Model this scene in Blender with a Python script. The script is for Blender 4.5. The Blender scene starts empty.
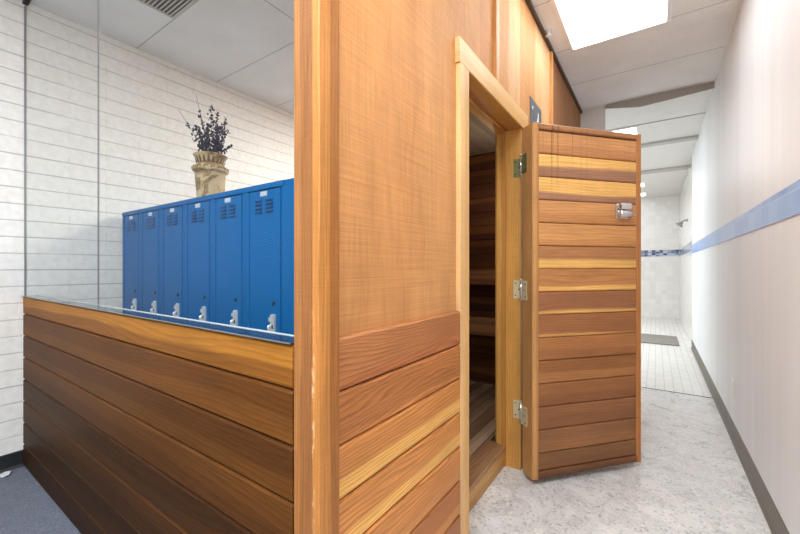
import bpy, bmesh, math, random
from mathutils import Vector, Matrix, Euler
random.seed(7)
scene = bpy.context.scene
COL = scene.collection
# ------------------------------------------------------------------ constants of the place (metres)
XS, XR, XL = -0.662, 0.447, -3.257        # sauna wall face, corridor right wall, brick wall
CEIL = 2.865
YP = 0.583                                # front face of the half-height partition
LOW = -0.04                               # carpeted floor level
TAU = math.pi * 2

def srgb(r, g, b):
    def f(c):
        c /= 255.0
        return c / 12.92 if c <= 0.04045 else ((c + 0.055) / 1.055) ** 2.4
    return (f(r), f(g), f(b), 1.0)

# ------------------------------------------------------------------ node helpers
class NT:
    def __init__(self, name):
        self.m = bpy.data.materials.new(name)
        self.m.use_nodes = True
        self.t = self.m.node_tree
        self.t.nodes.clear()
        self.out = self.n('ShaderNodeOutputMaterial')
    def n(self, kind, **kw):
        o = self.t.nodes.new(kind)
        for k, v in kw.items():
            setattr(o, k, v)
        return o
    def put(self, sock, v):
        if hasattr(v, 'is_linked') or isinstance(v, bpy.types.NodeSocket):
            self.t.links.new(v, sock)
        else:
            if sock.type == 'RGBA' and len(v) == 3:
                v = (*v, 1)
            sock.default_value = v
    def math(self, op, a, b=0.0, c=0.0, clamp=False):
        o = self.n('ShaderNodeMath', operation=op, use_clamp=clamp)
        self.put(o.inputs[0], a); self.put(o.inputs[1], b); self.put(o.inputs[2], c)
        return o.outputs[0]
    def mixc(self, f, a, b, mode='MIX'):
        o = self.n('ShaderNodeMix', data_type='RGBA', blend_type=mode)
        self.put(o.inputs[0], f); self.put(o.inputs[6], a); self.put(o.inputs[7], b)
        return o.outputs[2]
    def scale(self, v, s, off=(0, 0, 0)):
        o = self.n('ShaderNodeMapping')
        self.put(o.inputs[0], v); o.inputs[3].default_value = s; o.inputs[1].default_value = off
        return o.outputs[0]
    def noise(self, v, scale=1.0, detail=2.0, rough=0.5, dist=0.0):
        o = self.n('ShaderNodeTexNoise')
        self.put(o.inputs['Vector'], v); o.inputs['Scale'].default_value = scale
        o.inputs['Detail'].default_value = detail; o.inputs['Roughness'].default_value = rough
        o.inputs['Distortion'].default_value = dist
        return o.outputs['Fac']
    def rng(self, v, a, b, c=0.0, d=1.0, smooth=False):
        o = self.n('ShaderNodeMapRange', interpolation_type='SMOOTHSTEP' if smooth else 'LINEAR')
        self.put(o.inputs[0], v)
        for i, x in enumerate((a, b, c, d)):
            self.put(o.inputs[1 + i], x)
        return o.outputs[0]
    def pos(self):
        return self.n('ShaderNodeNewGeometry').outputs['Position']
    def xyz(self, v):
        o = self.n('ShaderNodeSeparateXYZ'); self.put(o.inputs[0], v)
        return o.outputs
    def attr(self, name):
        return self.n('ShaderNodeAttribute', attribute_name=name)
    def bump(self, h, strength=0.2, dist=0.01):
        o = self.n('ShaderNodeBump')
        o.inputs['Strength'].default_value = strength; o.inputs['Distance'].default_value = dist
        self.put(o.inputs['Height'], h)
        return o.outputs[0]
    def bsdf(self, col, rough=0.5, metal=0.0, normal=None, **kw):
        o = self.n('ShaderNodeBsdfPrincipled')
        self.put(o.inputs['Base Color'], col); self.put(o.inputs['Roughness'], rough); self.put(o.inputs['Metallic'], metal)
        if normal is not None:
            self.put(o.inputs['Normal'], normal)
        for k, v in kw.items():
            self.put(o.inputs[k.replace('_', ' ')], v)
        self.t.links.new(o.outputs[0], self.out.inputs[0])
        return self.m

def plain(name, col, rough=0.5, metal=0.0, **kw):
    t = NT(name)
    p = t.pos()
    n = t.noise(p, 9.0, 3.0)
    c = t.mixc(1.0, col, t.mixc(n, (0.93, 0.93, 0.93, 1), (1.05, 1.05, 1.05, 1)), 'MULTIPLY')
    return t.bsdf(c, rough, metal, **kw)

def emit(name, col, s):
    t = NT(name)
    e = t.n('ShaderNodeEmission')
    e.inputs[0].default_value = col; e.inputs[1].default_value = s
    t.t.links.new(e.outputs[0], t.out.inputs[0])
    return t.m

def wood(name, ring=55.0, warp=9.0, ring_amt=0.35, rough=0.42, saw=0.0, fibre=0.35, stain=False, wide=0.16, spec=0.35, wig=0.55, wear=False):
    """Board timber: grain runs along gc.x; ca / cb are the two tones of the board, gn.y the place across it, gn.z where the tones meet."""
    t = NT(name)
    g = t.attr('gc').outputs['Vector']
    gx = t.xyz(g)
    gn = t.xyz(t.attr('gn').outputs['Vector'])
    ca = t.attr('ca').outputs['Color']; cb = t.attr('cb').outputs['Color']
    n1 = t.noise(t.scale(g, (0.9, 5.5, 5.5)), 1.0, 2.0, 0.45)
    n2 = t.noise(t.scale(g, (5.0, 30.0, 30.0)), 1.0, 2.0)
    f = t.noise(t.scale(g, (7.0, 260.0, 260.0)), 1.0, 3.0, 0.6)
    b = t.noise(t.scale(g, (2.2, 9.0, 9.0)), 1.0, 3.0)
    ph = t.math('ADD', t.math('MULTIPLY', gx[1], ring), t.math('MULTIPLY', n1, warp))
    ph = t.math('ADD', ph, t.math('MULTIPLY', n2, wig))
    fr = t.math('FRACT', ph)
    r = t.math('POWER', fr, 2.2)
    r = t.math('MULTIPLY', r, t.rng(fr, 1.0, 0.86, 0.0, 1.0))
    split = t.math('ADD', t.math('SUBTRACT', gn[1], gn[2]), t.math('MULTIPLY', t.math('SUBTRACT', n1, 0.5), wide * 4.0))
    col = t.mixc(t.rng(split, -0.07, 0.07, 0, 1, True), cb, ca)
    dark = t.mixc(1.0, col, (0.50, 0.40, 0.30, 1), 'MULTIPLY')
    col = t.mixc(t.math('MULTIPLY', r, ring_amt), col, dark)
    fm = t.rng(f, 0.25, 0.75, 1.0 - fibre, 1.0 + fibre * 0.6)
    bm = t.rng(b, 0.25, 0.75, 0.84, 1.12)
    k = t.math('MULTIPLY', fm, bm)
    h = t.math('ADD', t.math('MULTIPLY', f, 0.6), t.math('MULTIPLY', r, 0.35))
    if saw:
        s = t.noise(t.scale(g, (420.0, 3.0, 3.0)), 1.0, 2.0, 0.7)
        s2 = t.noise(t.scale(g, (110.0, 2.0, 2.0), (5, 2, 1)), 1.0, 2.0, 0.7)
        k = t.math('MULTIPLY', k, t.rng(s, 0.3, 0.7, 1.0 - saw, 1.0 + saw))
        k = t.math('MULTIPLY', k, t.rng(s2, 0.3, 0.7, 1.0 - saw * 0.4, 1.0 + saw * 0.4))
        h = t.math('ADD', h, t.math('MULTIPLY', s, 0.8))
    if stain:      # water runs below the top rail: dark dribbles fixed to the boards
        lx = t.xyz(t.attr('lc').outputs['Vector'])
        d = t.noise(t.scale(t.attr('lc').outputs['Vector'], (52.0, 0.6, 0.6)), 1.0, 2.0)
        top = t.rng(lx[2], 1.55, 1.93, 0.0, 1.0)
        side = t.rng(lx[0], 0.02, 0.40, 1.0, 0.3)
        m = t.math('MULTIPLY', t.rng(d, 0.54, 0.70, 0.0, 0.75, True), t.math('MULTIPLY', top, side))
        k = t.math('MULTIPLY', k, t.math('SUBTRACT', 1.0, m))
    if wear:       # rubbed pale patches along the leading edge of the corner board
        wx = t.xyz(t.attr('lc').outputs['Vector'])
        e1 = t.rng(t.math('ABSOLUTE', t.math('ADD', wx[0], 0.6435)), 0.002, 0.006, 1.0, 0.0, True)
        e2 = t.rng(t.math('ABSOLUTE', t.math('SUBTRACT', wx[2], 0.80)), 0.15, 0.38, 1.0, 0.0, True)
        wn = t.noise(t.scale(t.attr('lc').outputs['Vector'], (90.0, 90.0, 26.0)), 1.0, 3.0, 0.6)
        col = t.mixc(t.math('MULTIPLY', t.math('MULTIPLY', e1, e2), t.rng(wn, 0.50, 0.62, 0, 0.6, True)), col, srgb(236, 208, 172))
    kk = t.n('ShaderNodeCombineXYZ')
    for i in range(3):
        t.put(kk.inputs[i], k)
    col = t.mixc(1.0, col, kk.outputs[0], 'MULTIPLY')
    return t.bsdf(col, t.rng(f, 0.2, 0.8, rough - 0.06, rough + 0.10), 0.0, t.bump(h, 0.22, 0.004), Specular_IOR_Level=spec)

# ------------------------------------------------------------------ mesh builder
class MB:
    def __init__(self):
        self.v = []; self.f = []; self.gc = []; self.gn = []; self.ca = []; self.cb = []; self.lc = []; self.sm = []
    def _add(self, pts, faces, gc=None, gn=None, ca=(1, 1, 1, 1), cb=None, lc=None, smooth=False):
        o = len(self.v)
        self.v += [tuple(p) for p in pts]
        self.f += [tuple(i + o for i in f) for f in faces]
        self.sm += [smooth] * len(faces)
        n = len(pts)
        self.gc += gc if gc else [tuple(p) for p in pts]
        self.gn += gn if gn else [(0, 0.5, 0)] * n
        self.ca += [ca] * n; self.cb += [cb or ca] * n
        self.lc += lc if lc else [tuple(p) for p in pts]
    def board(self, o, a, w, d, L, W, T, ch=0.003, ca=(1, 1, 1, 1), cb=None, split=0.0, seed=None):
        """A timber length L along a, W wide along w, T thick along d, its face edges eased by ch."""
        o, a, w, d = Vector(o), Vector(a), Vector(w), Vector(d)
        s = random.random() * 40 if seed is None else seed
        prof = [(0, 0), (W, 0), (W, T - ch), (W - ch, T), (ch, T), (0, T - ch)]
        pts, gc, gn, lc = [], [], [], []
        for x in (0, L):
            for (y, z) in prof:
                p = o + a * x + w * y + d * z
                pts.append(p); gc.append((x + s * 3.1, y + s * 1.7, z + s)); gn.append((x / max(L, 1e-6), y / W, split)); lc.append((0, 0, 0))
        n = 6
        faces = [tuple(range(n - 1, -1, -1)), tuple(range(n, 2 * n))]
        for i in range(n):
            j = (i + 1) % n
            faces.append((i, j, j + n, i + n))
        if a.cross(w).dot(d) < 0:
            faces = [f[::-1] for f in faces]
        self._add(pts, faces, gc, gn, ca, cb, [tuple(p) for p in pts])
    def box(self, x0, x1, y0, y1, z0, z1, **kw):
        pts = [(x, y, z) for x in (x0, x1) for y in (y0, y1) for z in (z0, z1)]
        f = [(0, 1, 3, 2), (4, 6, 7, 5), (0, 4, 5, 1), (2, 3, 7, 6), (0, 2, 6, 4), (1, 5, 7, 3)]
        self._add(pts, f, **kw)
    def obox(self, o, a, w, d, L, W, T, **kw):
        o, a, w, d = Vector(o), Vector(a), Vector(w), Vector(d)
        pts = [o + a * (L * i) + w * (W * j) + d * (T * k) for i in (0, 1) for j in (0, 1) for k in (0, 1)]
        f = [(0, 1, 3, 2), (4, 6, 7, 5), (0, 4, 5, 1), (2, 3, 7, 6), (0, 2, 6, 4), (1, 5, 7, 3)]
        if a.cross(w).dot(d) < 0:
            f = [q[::-1] for q in f]
        self._add(pts, f, **kw)
    def tube(self, path, radii, seg=8, caps=True):
        path = [Vector(p) for p in path]
        if not hasattr(radii, '__len__'):
            radii = [radii] * len(path)
        pts, faces = [], []
        prev = None
        for i, p in enumerate(path):
            q = path[min(i + 1, len(path) - 1)] - path[max(i - 1, 0)]
            q.normalize()
            up = prev if prev else (Vector((0, 0, 1)) if abs(q.z) < 0.9 else Vector((1, 0, 0)))
            u = (up - q * up.dot(q)).normalized(); prev = u
            w = q.cross(u)
            for k in range(seg):
                t = TAU * k / seg
                pts.append(p + (u * math.cos(t) + w * math.sin(t)) * radii[i])
        for i in range(len(path) - 1):
            for k in range(seg):
                k2 = (k + 1) % seg
                faces.append((i * seg + k, i * seg + k2, (i + 1) * seg + k2, (i + 1) * seg + k))
        if caps:
            faces.append(tuple(range(seg - 1, -1, -1)))
            faces.append(tuple((len(path) - 1) * seg + k for k in range(seg)))
        self._add(pts, faces, smooth=True)
    def lathe(self, prof, seg=40, centre=(0, 0, 0)):
        pts, faces = [], []
        for (r, z) in prof:
            for k in range(seg):
                t = TAU * k / seg
                pts.append((centre[0] + r * math.cos(t), centre[1] + r * math.sin(t), centre[2] + z))
        for i in range(len(prof) - 1):
            for k in range(seg):
                k2 = (k + 1) % seg
                faces.append((i * seg + k, i * seg + k2, (i + 1) * seg + k2, (i + 1) * seg + k))
        self._add(pts, faces, smooth=True)
    def blob(self, c, r, sq=(1, 1, 1), seg=6, rings=4):
        pts = [(c[0], c[1], c[2] - r * sq[2])]
        for i in range(1, rings):
            ph = -math.pi / 2 + math.pi * i / rings
            for k in range(seg):
                t = TAU * k / seg
                pts.append((c[0] + r * sq[0] * math.cos(ph) * math.cos(t), c[1] + r * sq[1] * math.cos(ph) * math.sin(t), c[2] + r * sq[2] * math.sin(ph)))
        pts.append((c[0], c[1], c[2] + r * sq[2]))
        f = []
        for k in range(seg):
            k2 = (k + 1) % seg
            f.append((0, 1 + k2, 1 + k))
            for i in range(rings - 2):
                b = 1 + i * seg
                f.append((b + k, b + k2, b + seg + k2, b + seg + k))
            b = 1 + (rings - 2) * seg
            f.append((b + k, b + k2, len(pts) - 1))
        self._add(pts, f, smooth=True)
    def build(self, name, mat, parent=None, loc=None, rot=None, bevel=0.0, seg=2):
        me = bpy.data.meshes.new(name)
        me.from_pydata(self.v, [], self.f)
        for nm, ty, data in (('gc', 'FLOAT_VECTOR', self.gc), ('gn', 'FLOAT_VECTOR', self.gn), ('lc', 'FLOAT_VECTOR', self.lc)):
            a = me.attributes.new(nm, ty, 'POINT')
            a.data.foreach_set('vector', [c for p in data for c in p])
        for nm, data in (('ca', self.ca), ('cb', self.cb)):
            a = me.attributes.new(nm, 'FLOAT_COLOR', 'POINT')
            a.data.foreach_set('color', [c for p in data for c in p])
        me.polygons.foreach_set('use_smooth', self.sm)
        me.materials.append(mat)
        me.update()
        o = bpy.data.objects.new(name, me)
        COL.objects.link(o)
        if parent: o.parent = parent
        if loc is not None: o.location = loc
        if rot is not None: o.rotation_euler = rot
        if bevel:
            m = o.modifiers.new('bevel', 'BEVEL'); m.width = bevel; m.segments = seg; m.limit_method = 'ANGLE'
        return o

def tag(o, label, cat, group=None, kind=None):
    o['label'] = label; o['category'] = cat
    if group: o['group'] = group
    if kind: o['kind'] = kind
    return o
def struct(o, label, cat):
    return tag(o, label, cat, kind='structure')
def empty(name, loc, label, cat, group=None, kind=None, rz=0.0):
    e = bpy.data.objects.new(name, None); COL.objects.link(e)
    e.location = loc; e.rotation_euler = (0, 0, rz); e.empty_display_size = 0.1
    return tag(e, label, cat, group, kind)

X, Y, Z = Vector((1, 0, 0)), Vector((0, 1, 0)), Vector((0, 0, 1))

# ------------------------------------------------------------------ materials
def m_block():
    t = NT('painted_block')
    p = t.pos(); x = t.xyz(p)
    row = t.math('DIVIDE', t.math('SUBTRACT', x[2], 1.181), 0.1025)
    fz = t.math('FRACT', t.math('ADD', row, 40.5))
    dz = t.math('ABSOLUTE', t.math('SUBTRACT', fz, 0.5))
    jz = t.rng(dz, 0.012, 0.055, 1.0, 0.0, True)
    off = t.math('MULTIPLY', t.math('MODULO', t.math('FLOOR', t.math('ADD', row, 40.5)), 2.0), 0.5)
    fy = t.math('FRACT', t.math('ADD', t.math('DIVIDE', t.math('SUBTRACT', x[1], 2.238), 0.41), t.math('ADD', off, 20.5)))
    jy = t.rng(t.math('ABSOLUTE', t.math('SUBTRACT', fy, 0.5)), 0.004, 0.012, 1.0, 0.0, True)
    brk = t.rng(t.noise(t.scale(p, (1, 3, 25)), 1.0, 2.0), 0.3, 0.6, 0.45, 1.0)
    j = t.math('MAXIMUM', t.math('MULTIPLY', jz, brk), t.math('MULTIPLY', jy, 0.22))
    n = t.noise(p, 30.0, 4.0)
    col = t.mixc(t.rng(n, 0.3, 0.7), srgb(226, 224, 219), srgb(237, 236, 232))
    col = t.mixc(t.math('MULTIPLY', j, 0.54), col, srgb(122, 120, 116))
    h = t.math('SUBTRACT', t.math('MULTIPLY', n, 0.25), j)
    return t.bsdf(col, 0.5, 0, t.bump(h, 0.35, 0.006))
def m_ceiling():
    t = NT('acoustic_tile')
    p = t.pos(); x = t.xyz(p)
    fx = t.math('ABSOLUTE', t.math('SUBTRACT', t.math('FRACT', t.math('DIVIDE', t.math('ADD', x[0], 2.01 + 1.25 * 8.5), 1.25)), 0.5))
    fy = t.math('ABSOLUTE', t.math('SUBTRACT', t.math('FRACT', t.math('DIVIDE', t.math('ADD', x[1], -1.2 + 0.625 * 16.5), 0.625)), 0.5))
    j = t.math('MAXIMUM', t.rng(fx, 0.002, 0.0045, 1, 0, True), t.rng(fy, 0.004, 0.009, 1, 0, True))
    n = t.noise(p, 130.0, 3.0, 0.7)
    n2 = t.noise(p, 3.0, 2.0)
    col = t.mixc(t.rng(n, 0.3, 0.65), srgb(232, 232, 231), srgb(247, 247, 246))
    col = t.mixc(t.math('MULTIPLY', t.rng(n2, 0.3, 0.7), 0.25), col, srgb(200, 196, 190))
    col = t.mixc(t.math('MULTIPLY', j, 0.55), col, srgb(120, 116, 110))
    return t.bsdf(col, 0.85, 0, t.bump(t.math('SUBTRACT', n, j), 0.3, 0.004))
def m_flake():
    t = NT('flake_epoxy')
    p = t.pos()
    a = t.noise(t.scale(p, (1, 1, 1)), 7.0, 5.0, 0.62, 0.8)
    b = t.noise(p, 120.0, 2.0, 0.6)
    v = t.n('ShaderNodeTexVoronoi'); t.put(v.inputs['Vector'], p); v.inputs['Scale'].default_value = 95.0
    vc = t.xyz(v.outputs['Color'])
    crease = t.rng(t.math('ABSOLUTE', t.math('SUBTRACT', a, 0.5)), 0.0, 0.016, 1.0, 0.0)
    col = t.mixc(t.rng(a, 0.33, 0.68), srgb(202, 201, 199), srgb(230, 229, 227))
    col = t.mixc(t.math('MULTIPLY', t.math('GREATER_THAN', vc[0], 0.90), 0.45), col, srgb(128, 124, 120))
    col = t.mixc(t.math('MULTIPLY', t.math('LESS_THAN', vc[1], 0.12), 0.6), col, srgb(238, 236, 232))
    col = t.mixc(t.math('MULTIPLY', crease, t.rng(b, 0.4, 0.62, 0.0, 0.7)), col, srgb(120, 116, 112))
    return t.bsdf(col, t.rng(a, 0.3, 0.7, 0.22, 0.42), 0, t.bump(t.math('ADD', a, t.math('MULTIPLY', b, 0.2)), 0.30, 0.01))
def m_carpet():
    t = NT('blue_grey_carpet')
    p = t.pos()
    n = t.noise(p, 160.0, 3.0, 0.7); n2 = t.noise(p, 14.0, 3.0)
    col = t.mixc(t.rng(n, 0.3, 0.7), srgb(76, 84, 100), srgb(128, 134, 148))
    col = t.mixc(t.rng(n2, 0.3, 0.7, 0, 0.3), col, srgb(84, 88, 100))
    return t.bsdf(col, 0.95, 0, t.bump(n, 0.6, 0.006))
def m_white_panel():
    t = NT('white_wall_panel')
    p = t.pos()
    n = t.noise(t.scale(p, (1, 4.5, 0.25)), 1.0, 3.0)
    n2 = t.noise(t.scale(p, (1, 22, 0.5)), 1.0, 3.0)
    col = t.mixc(t.rng(t.math('ADD', n, t.math('MULTIPLY', n2, 0.4)), 0.5, 0.9), srgb(230, 234, 237), srgb(240, 243, 245))
    return t.bsdf(col, 0.42, 0, t.bump(n2, 0.03, 0.01), Specular_IOR_Level=0.14)
def m_tile(name, w, h, axis, c1, c2, grout, amt=0.6, rough=0.2, g=0.03):
    t = NT(name)
    x = t.xyz(t.pos())
    a, b = (x[axis[0]], x[axis[1]])
    def cell(s, k): return t.math('DIVIDE', t.math('ADD', s, 50 * k), k)
    ca_, cb_ = cell(a, w), cell(b, h)
    da = t.math('ABSOLUTE', t.math('SUBTRACT', t.math('FRACT', ca_), 0.5))
    db = t.math('ABSOLUTE', t.math('SUBTRACT', t.math('FRACT', cb_), 0.5))
    j = t.math('MAXIMUM', t.rng(da, 0.5 - g, 0.5 - g * 0.4, 0, 1, True), t.rng(db, 0.5 - g, 0.5 - g * 0.4, 0, 1, True))
    cv = t.n('ShaderNodeCombineXYZ'); t.put(cv.inputs[0], t.math('FLOOR', ca_)); t.put(cv.inputs[1], t.math('FLOOR', cb_))
    wn = t.n('ShaderNodeTexWhiteNoise', noise_dimensions='3D'); t.put(wn.inputs['Vector'], cv.outputs[0])
    col = t.mixc(wn.outputs['Value'], c1, c2)
    col = t.mixc(t.math('MULTIPLY', j, amt), col, grout)
    return t.bsdf(col, rough, 0, t.bump(t.math('SUBTRACT', 1.0, j), 0.15, 0.003))
def m_glass():
    t = NT('clear_glass')
    lw = t.n('ShaderNodeLayerWeight')
    fr = t.math('ADD', 0.006, t.math('MULTIPLY', t.math('POWER', lw.outputs['Facing'], 5.0), 0.2))
    tr = t.n('ShaderNodeBsdfTransparent'); tr.inputs[0].default_value = (0.97, 0.98, 0.975, 1)
    gl = t.n('ShaderNodeBsdfGlossy'); gl.inputs['Roughness'].default_value = 0.0
    mx = t.n('ShaderNodeMixShader')
    t.put(mx.inputs[0], fr)
    t.t.links.new(tr.outputs[0], mx.inputs[1]); t.t.links.new(gl.outputs[0], mx.inputs[2])
    t.t.links.new(mx.outputs[0], t.out.inputs[0])
    return t.m
def m_vase():
    t = NT('tan_pottery')
    p = t.n('ShaderNodeTexCoord').outputs['Object']
    n = t.noise(t.scale(p, (7, 7, 9)), 1.0, 3.0, 0.5, 1.6)
    n2 = t.noise(p, 60.0, 3.0)
    col = t.mixc(t.rng(n, 0.42, 0.53, 0, 1, True), srgb(196, 172, 134), srgb(118, 84, 50))
    col = t.mixc(t.rng(n2, 0.3, 0.75, 0, 0.45), col, srgb(208, 188, 150))
    return t.bsdf(col, 0.65, 0, t.bump(n2, 0.3, 0.004))

M = {
    'block': m_block(), 'ceiling': m_ceiling(), 'flake': m_flake(), 'carpet': m_carpet(), 'panel': m_white_panel(),
    'glass': m_glass(), 'pottery': m_vase(),
    'floor_tile': m_tile('small_floor_tile', 0.075, 0.075, (0, 1), srgb(222, 220, 215), srgb(232, 230, 226), srgb(150, 148, 144), 0.6, 0.25, 0.05),
    'wall_tile': m_tile('white_wall_tile', 0.11, 0.11, (0, 2), srgb(226, 224, 220), srgb(236, 234, 231), srgb(200, 198, 195), 0.22, 0.15),
    'side_tile': m_tile('white_side_tile', 0.11, 0.11, (1, 2), srgb(226, 224, 220), srgb(236, 234, 231), srgb(200, 198, 195), 0.22, 0.15),
    'mosaic': m_tile('blue_mosaic', 0.075, 0.038, (0, 2), srgb(36, 50, 92), srgb(190, 204, 224), srgb(205, 205, 205), 0.8, 0.15),
    'mosaic_side': m_tile('blue_mosaic_side', 0.075, 0.038, (1, 2), srgb(60, 70, 100), srgb(190, 200, 220), srgb(205, 205, 205), 0.8, 0.15),
    'blue_band': m_tile('blue_band_tile', 0.153, 0.5, (1, 2), srgb(126, 164, 226), srgb(142, 176, 232), srgb(168, 190, 226), 0.4, 0.22, 0.012),
    'white_lam': plain('white_ceiling_panel', srgb(224, 222, 218), 0.4),
    'grey_batten': plain('grey_ceiling_strip', srgb(186, 182, 178), 0.5),
    'cove': plain('grey_cove_base', srgb(112, 106, 97), 0.5),
    'black_base': plain('black_cove_base', srgb(30, 31, 36), 0.5),
    'locker': plain('blue_enamel', srgb(0, 96, 162), 0.42, Specular_IOR_Level=0.09),
    'locker_dark': plain('louvre_shadow', srgb(4, 28, 66), 0.6),
    'black': plain('black_metal', srgb(18, 18, 20), 0.5),
    'chrome': plain('chrome', srgb(225, 227, 230), 0.16, 1.0),
    'bright': plain('bright_zinc', srgb(224, 230, 236), 0.3, 0.45),
    'plate': plain('aluminium_plate', srgb(205, 214, 224), 0.35, 0.6),
    'brass': plain('worn_brass', srgb(232, 218, 178), 0.35, 0.25),
    'green_brass': plain('tarnished_brass', srgb(146, 148, 98), 0.35, 0.6),
    'screw': plain('screw_steel', srgb(70, 64, 50), 0.4, 0.8),
    'alu': plain('grey_aluminium', srgb(150, 152, 152), 0.4, 0.7),
    'white_edge': plain('polished_glass_edge', srgb(212, 222, 228), 0.15),
    'lacquer': plain('polished_ledge_cap', srgb(40, 46, 58), 0.03, 0.0, IOR=2.2),
    'white_paint': plain('white_enamel', srgb(238, 237, 234), 0.4),
    'vent_dark': plain('vent_throat', srgb(92, 88, 84), 0.8),
    'grille_back': plain('grille_back', srgb(186, 183, 178), 0.8),
    'vent_slat': plain('vent_slat', srgb(200, 196, 190), 0.5),
    'mat_grey': plain('grey_rubber', srgb(134, 129, 122), 0.8),
    'sign': plain('grey_sign_plate', srgb(98, 102, 108), 0.35),
    'red': plain('red_tag', srgb(196, 72, 70), 0.5),
    'stem': plain('dry_stem', srgb(56, 52, 50), 0.8),
    'bud': plain('dry_purple_bud', srgb(58, 56, 76), 0.85),
    'relief': plain('dark_relief', srgb(116, 90, 56), 0.75),
    'paper': plain('white_paper', srgb(210, 212, 214), 0.8),
    'core': plain('partition_core', srgb(120, 80, 44), 0.7),
    'lamp': emit('lamp_diffuser', (0.92, 0.965, 1.0, 1), 6.6),
    'lamp_far': emit('lamp_diffuser_far', (0.95, 0.98, 1.0, 1), 4.5),
    'wood': wood('cedar_siding', 80, 14.0, 0.9, 0.46, wig=1.5, fibre=0.28, spec=0.3),
    'wood_trim': wood('fir_trim', 70, 3.0, 0.32, 0.42, saw=0.05, fibre=0.22),
    'wood_door': wood('cedar_door', 60, 8.0, 0.42, 0.45, fibre=0.25, stain=True, wig=0.9),
    'wood_dark': wood('stained_shaded_siding', 55, 10.0, 0.55, 0.5, fibre=0.25, spec=0.1, wig=1.0),
    'ply': wood('resawn_plywood', 20, 7.0, 0.16, 0.6, saw=0.13, fibre=0.16, spec=0.2),
    'wood_in': wood('sauna_lining', 40, 5.0, 0.3, 0.5),
    'corner': wood('rough_corner_board', 85, 5.0, 0.5, 0.5, saw=0.05, fibre=0.32, wear=True),
}

# ------------------------------------------------------------------ the setting
def slab(name, box, mat, label, cat):
    b = MB(); b.box(*box)
    return struct(b.build(name, M[mat]), label, cat)

slab('floor', (-0.765, XR + 0.06, -2.6, 4.42, -0.10, 0.0), 'flake', 'pale grey flake epoxy floor of the corridor', 'floor')
slab('floor_carpet', (XL - 0.06, -0.765, -2.6, 4.42, -0.14, LOW), 'carpet', 'blue grey carpet in front of the brown half wall', 'carpet')
slab('floor_tiled', (-2.6, XR + 0.06, 4.428, 10.8, -0.10, 0.0), 'floor_tile', 'small white floor tiles of the shower room beyond the corridor', 'floor')
slab('trim_floor', (-0.70, XR - 0.004, 4.418, 4.430, -0.02, 0.003), 'black', 'thin dark joint strip between flake floor and white floor tiles', 'floor strip')
slab('ceiling', (XL - 0.06, XR + 0.06, -2.6, 4.40, CEIL, CEIL + 0.08), 'ceiling', 'grey white acoustic tile ceiling over corridor and lockers', 'ceiling')
slab('ceiling_shower', (-2.6, XR + 0.06, 4.40, 10.8, CEIL, CEIL + 0.08), 'white_lam', 'smooth white ceiling of the shower room beyond the corridor', 'ceiling')
for i, (y, w, h, lab) in enumerate(((5.16, 0.018, 0.006, 'nearest thin joint strip across the shower room ceiling'),
                                    (5.98, 0.12, 0.03, 'middle grey batten across the shower room ceiling'),
                                    (7.66, 0.20, 0.03, 'farthest wide grey batten across the shower room ceiling'))):
    slab('trim_ceiling', (-2.6, XR, y, y + w, CEIL - h, CEIL + 0.01), 'grey_batten', lab, 'ceiling strip')
slab('wall_left', (XL - 0.10, XL, -2.6, 5.0, -0.14, CEIL + 0.02), 'block', 'white painted block wall beside and behind the blue lockers', 'wall')
slab('wall_right', (XR, XR + 0.10, -2.6, 7.0, -0.05, CEIL + 0.02), 'panel', 'smooth glossy white corridor wall with a blue band', 'wall')
slab('wall_shower', (XR + 0.012, XR + 0.10, 7.0, 10.8, -0.05, CEIL + 0.02), 'side_tile', 'white tiled side wall of the shower room past the corridor wall', 'wall')
slab('wall_far', (-2.6, XR + 0.10, 10.7, 10.8, -0.05, CEIL + 0.02), 'wall_tile', 'white tiled far wall of the shower room with mosaic strip', 'wall')
slab('wall_side', (-2.7, -2.6, 4.45, 10.8, -0.05, CEIL + 0.02), 'side_tile', 'white tiled left wall of the shower room', 'wall')
slab('wall_back', (XL, -0.43, 4.375, 4.45, -0.10, CEIL + 0.02), 'wall_tile', 'short white tiled wall end beyond the sauna corner', 'wall')
slab('trim_band', (XR - 0.004, XR + 0.01, -2.6, 7.0, 1.40, 1.527), 'blue_band', 'light blue tile band along the white corridor wall', 'tile band')
slab('trim_wall_angle', (XR - 0.020, XR - 0.0005, -2.6, 4.34, CEIL - 0.005, CEIL - 0.0005), 'white_paint', 'thin white metal angle where the corridor ceiling meets the right wall', 'ceiling strip')
slab('trim_mosaic', (-2.6, XR + 0.008, 10.692, 10.705, 1.45, 1.60), 'mosaic', 'blue mosaic strip across the far shower room wall', 'tile band')
slab('trim_mosaic', (XR + 0.006, XR + 0.02, 7.01, 10.70, 1.45, 1.60), 'mosaic_side', 'blue mosaic strip on the shower room side wall', 'tile band')
def cove(name, x, y0, y1, z0, hgt, mat, label, sgn=-1):
    b = MB()
    prof = [(0, 0), (0.016, 0), (0.010, 0.006), (0.006, 0.016), (0.0045, hgt - 0.004), (0.002, hgt), (0, hgt)]
    pts = [(x + sgn * p, yy, z0 + q) for yy in (y0, y1) for (p, q) in prof]
    n = len(prof)
    f = [(i, (i + 1) % n, (i + 1) % n + n, i + n) for i in range(n)] + [tuple(range(n)), tuple(range(2 * n - 1, n - 1, -1))]
    if sgn < 0:
        f = [q[::-1] for q in f]
    b._add(pts, f)
    return struct(b.build(name, M[mat]), label, 'baseboard')
cove('baseboard_right', XR, -2.6, 7.0, 0.0, 0.122, 'cove', 'dark grey cove baseboard along the white corridor wall')
cove('baseboard_left', XL, -2.6, YP + 0.01, LOW, 0.10, 'black_base', 'black cove baseboard under the white block wall', 1)

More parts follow.
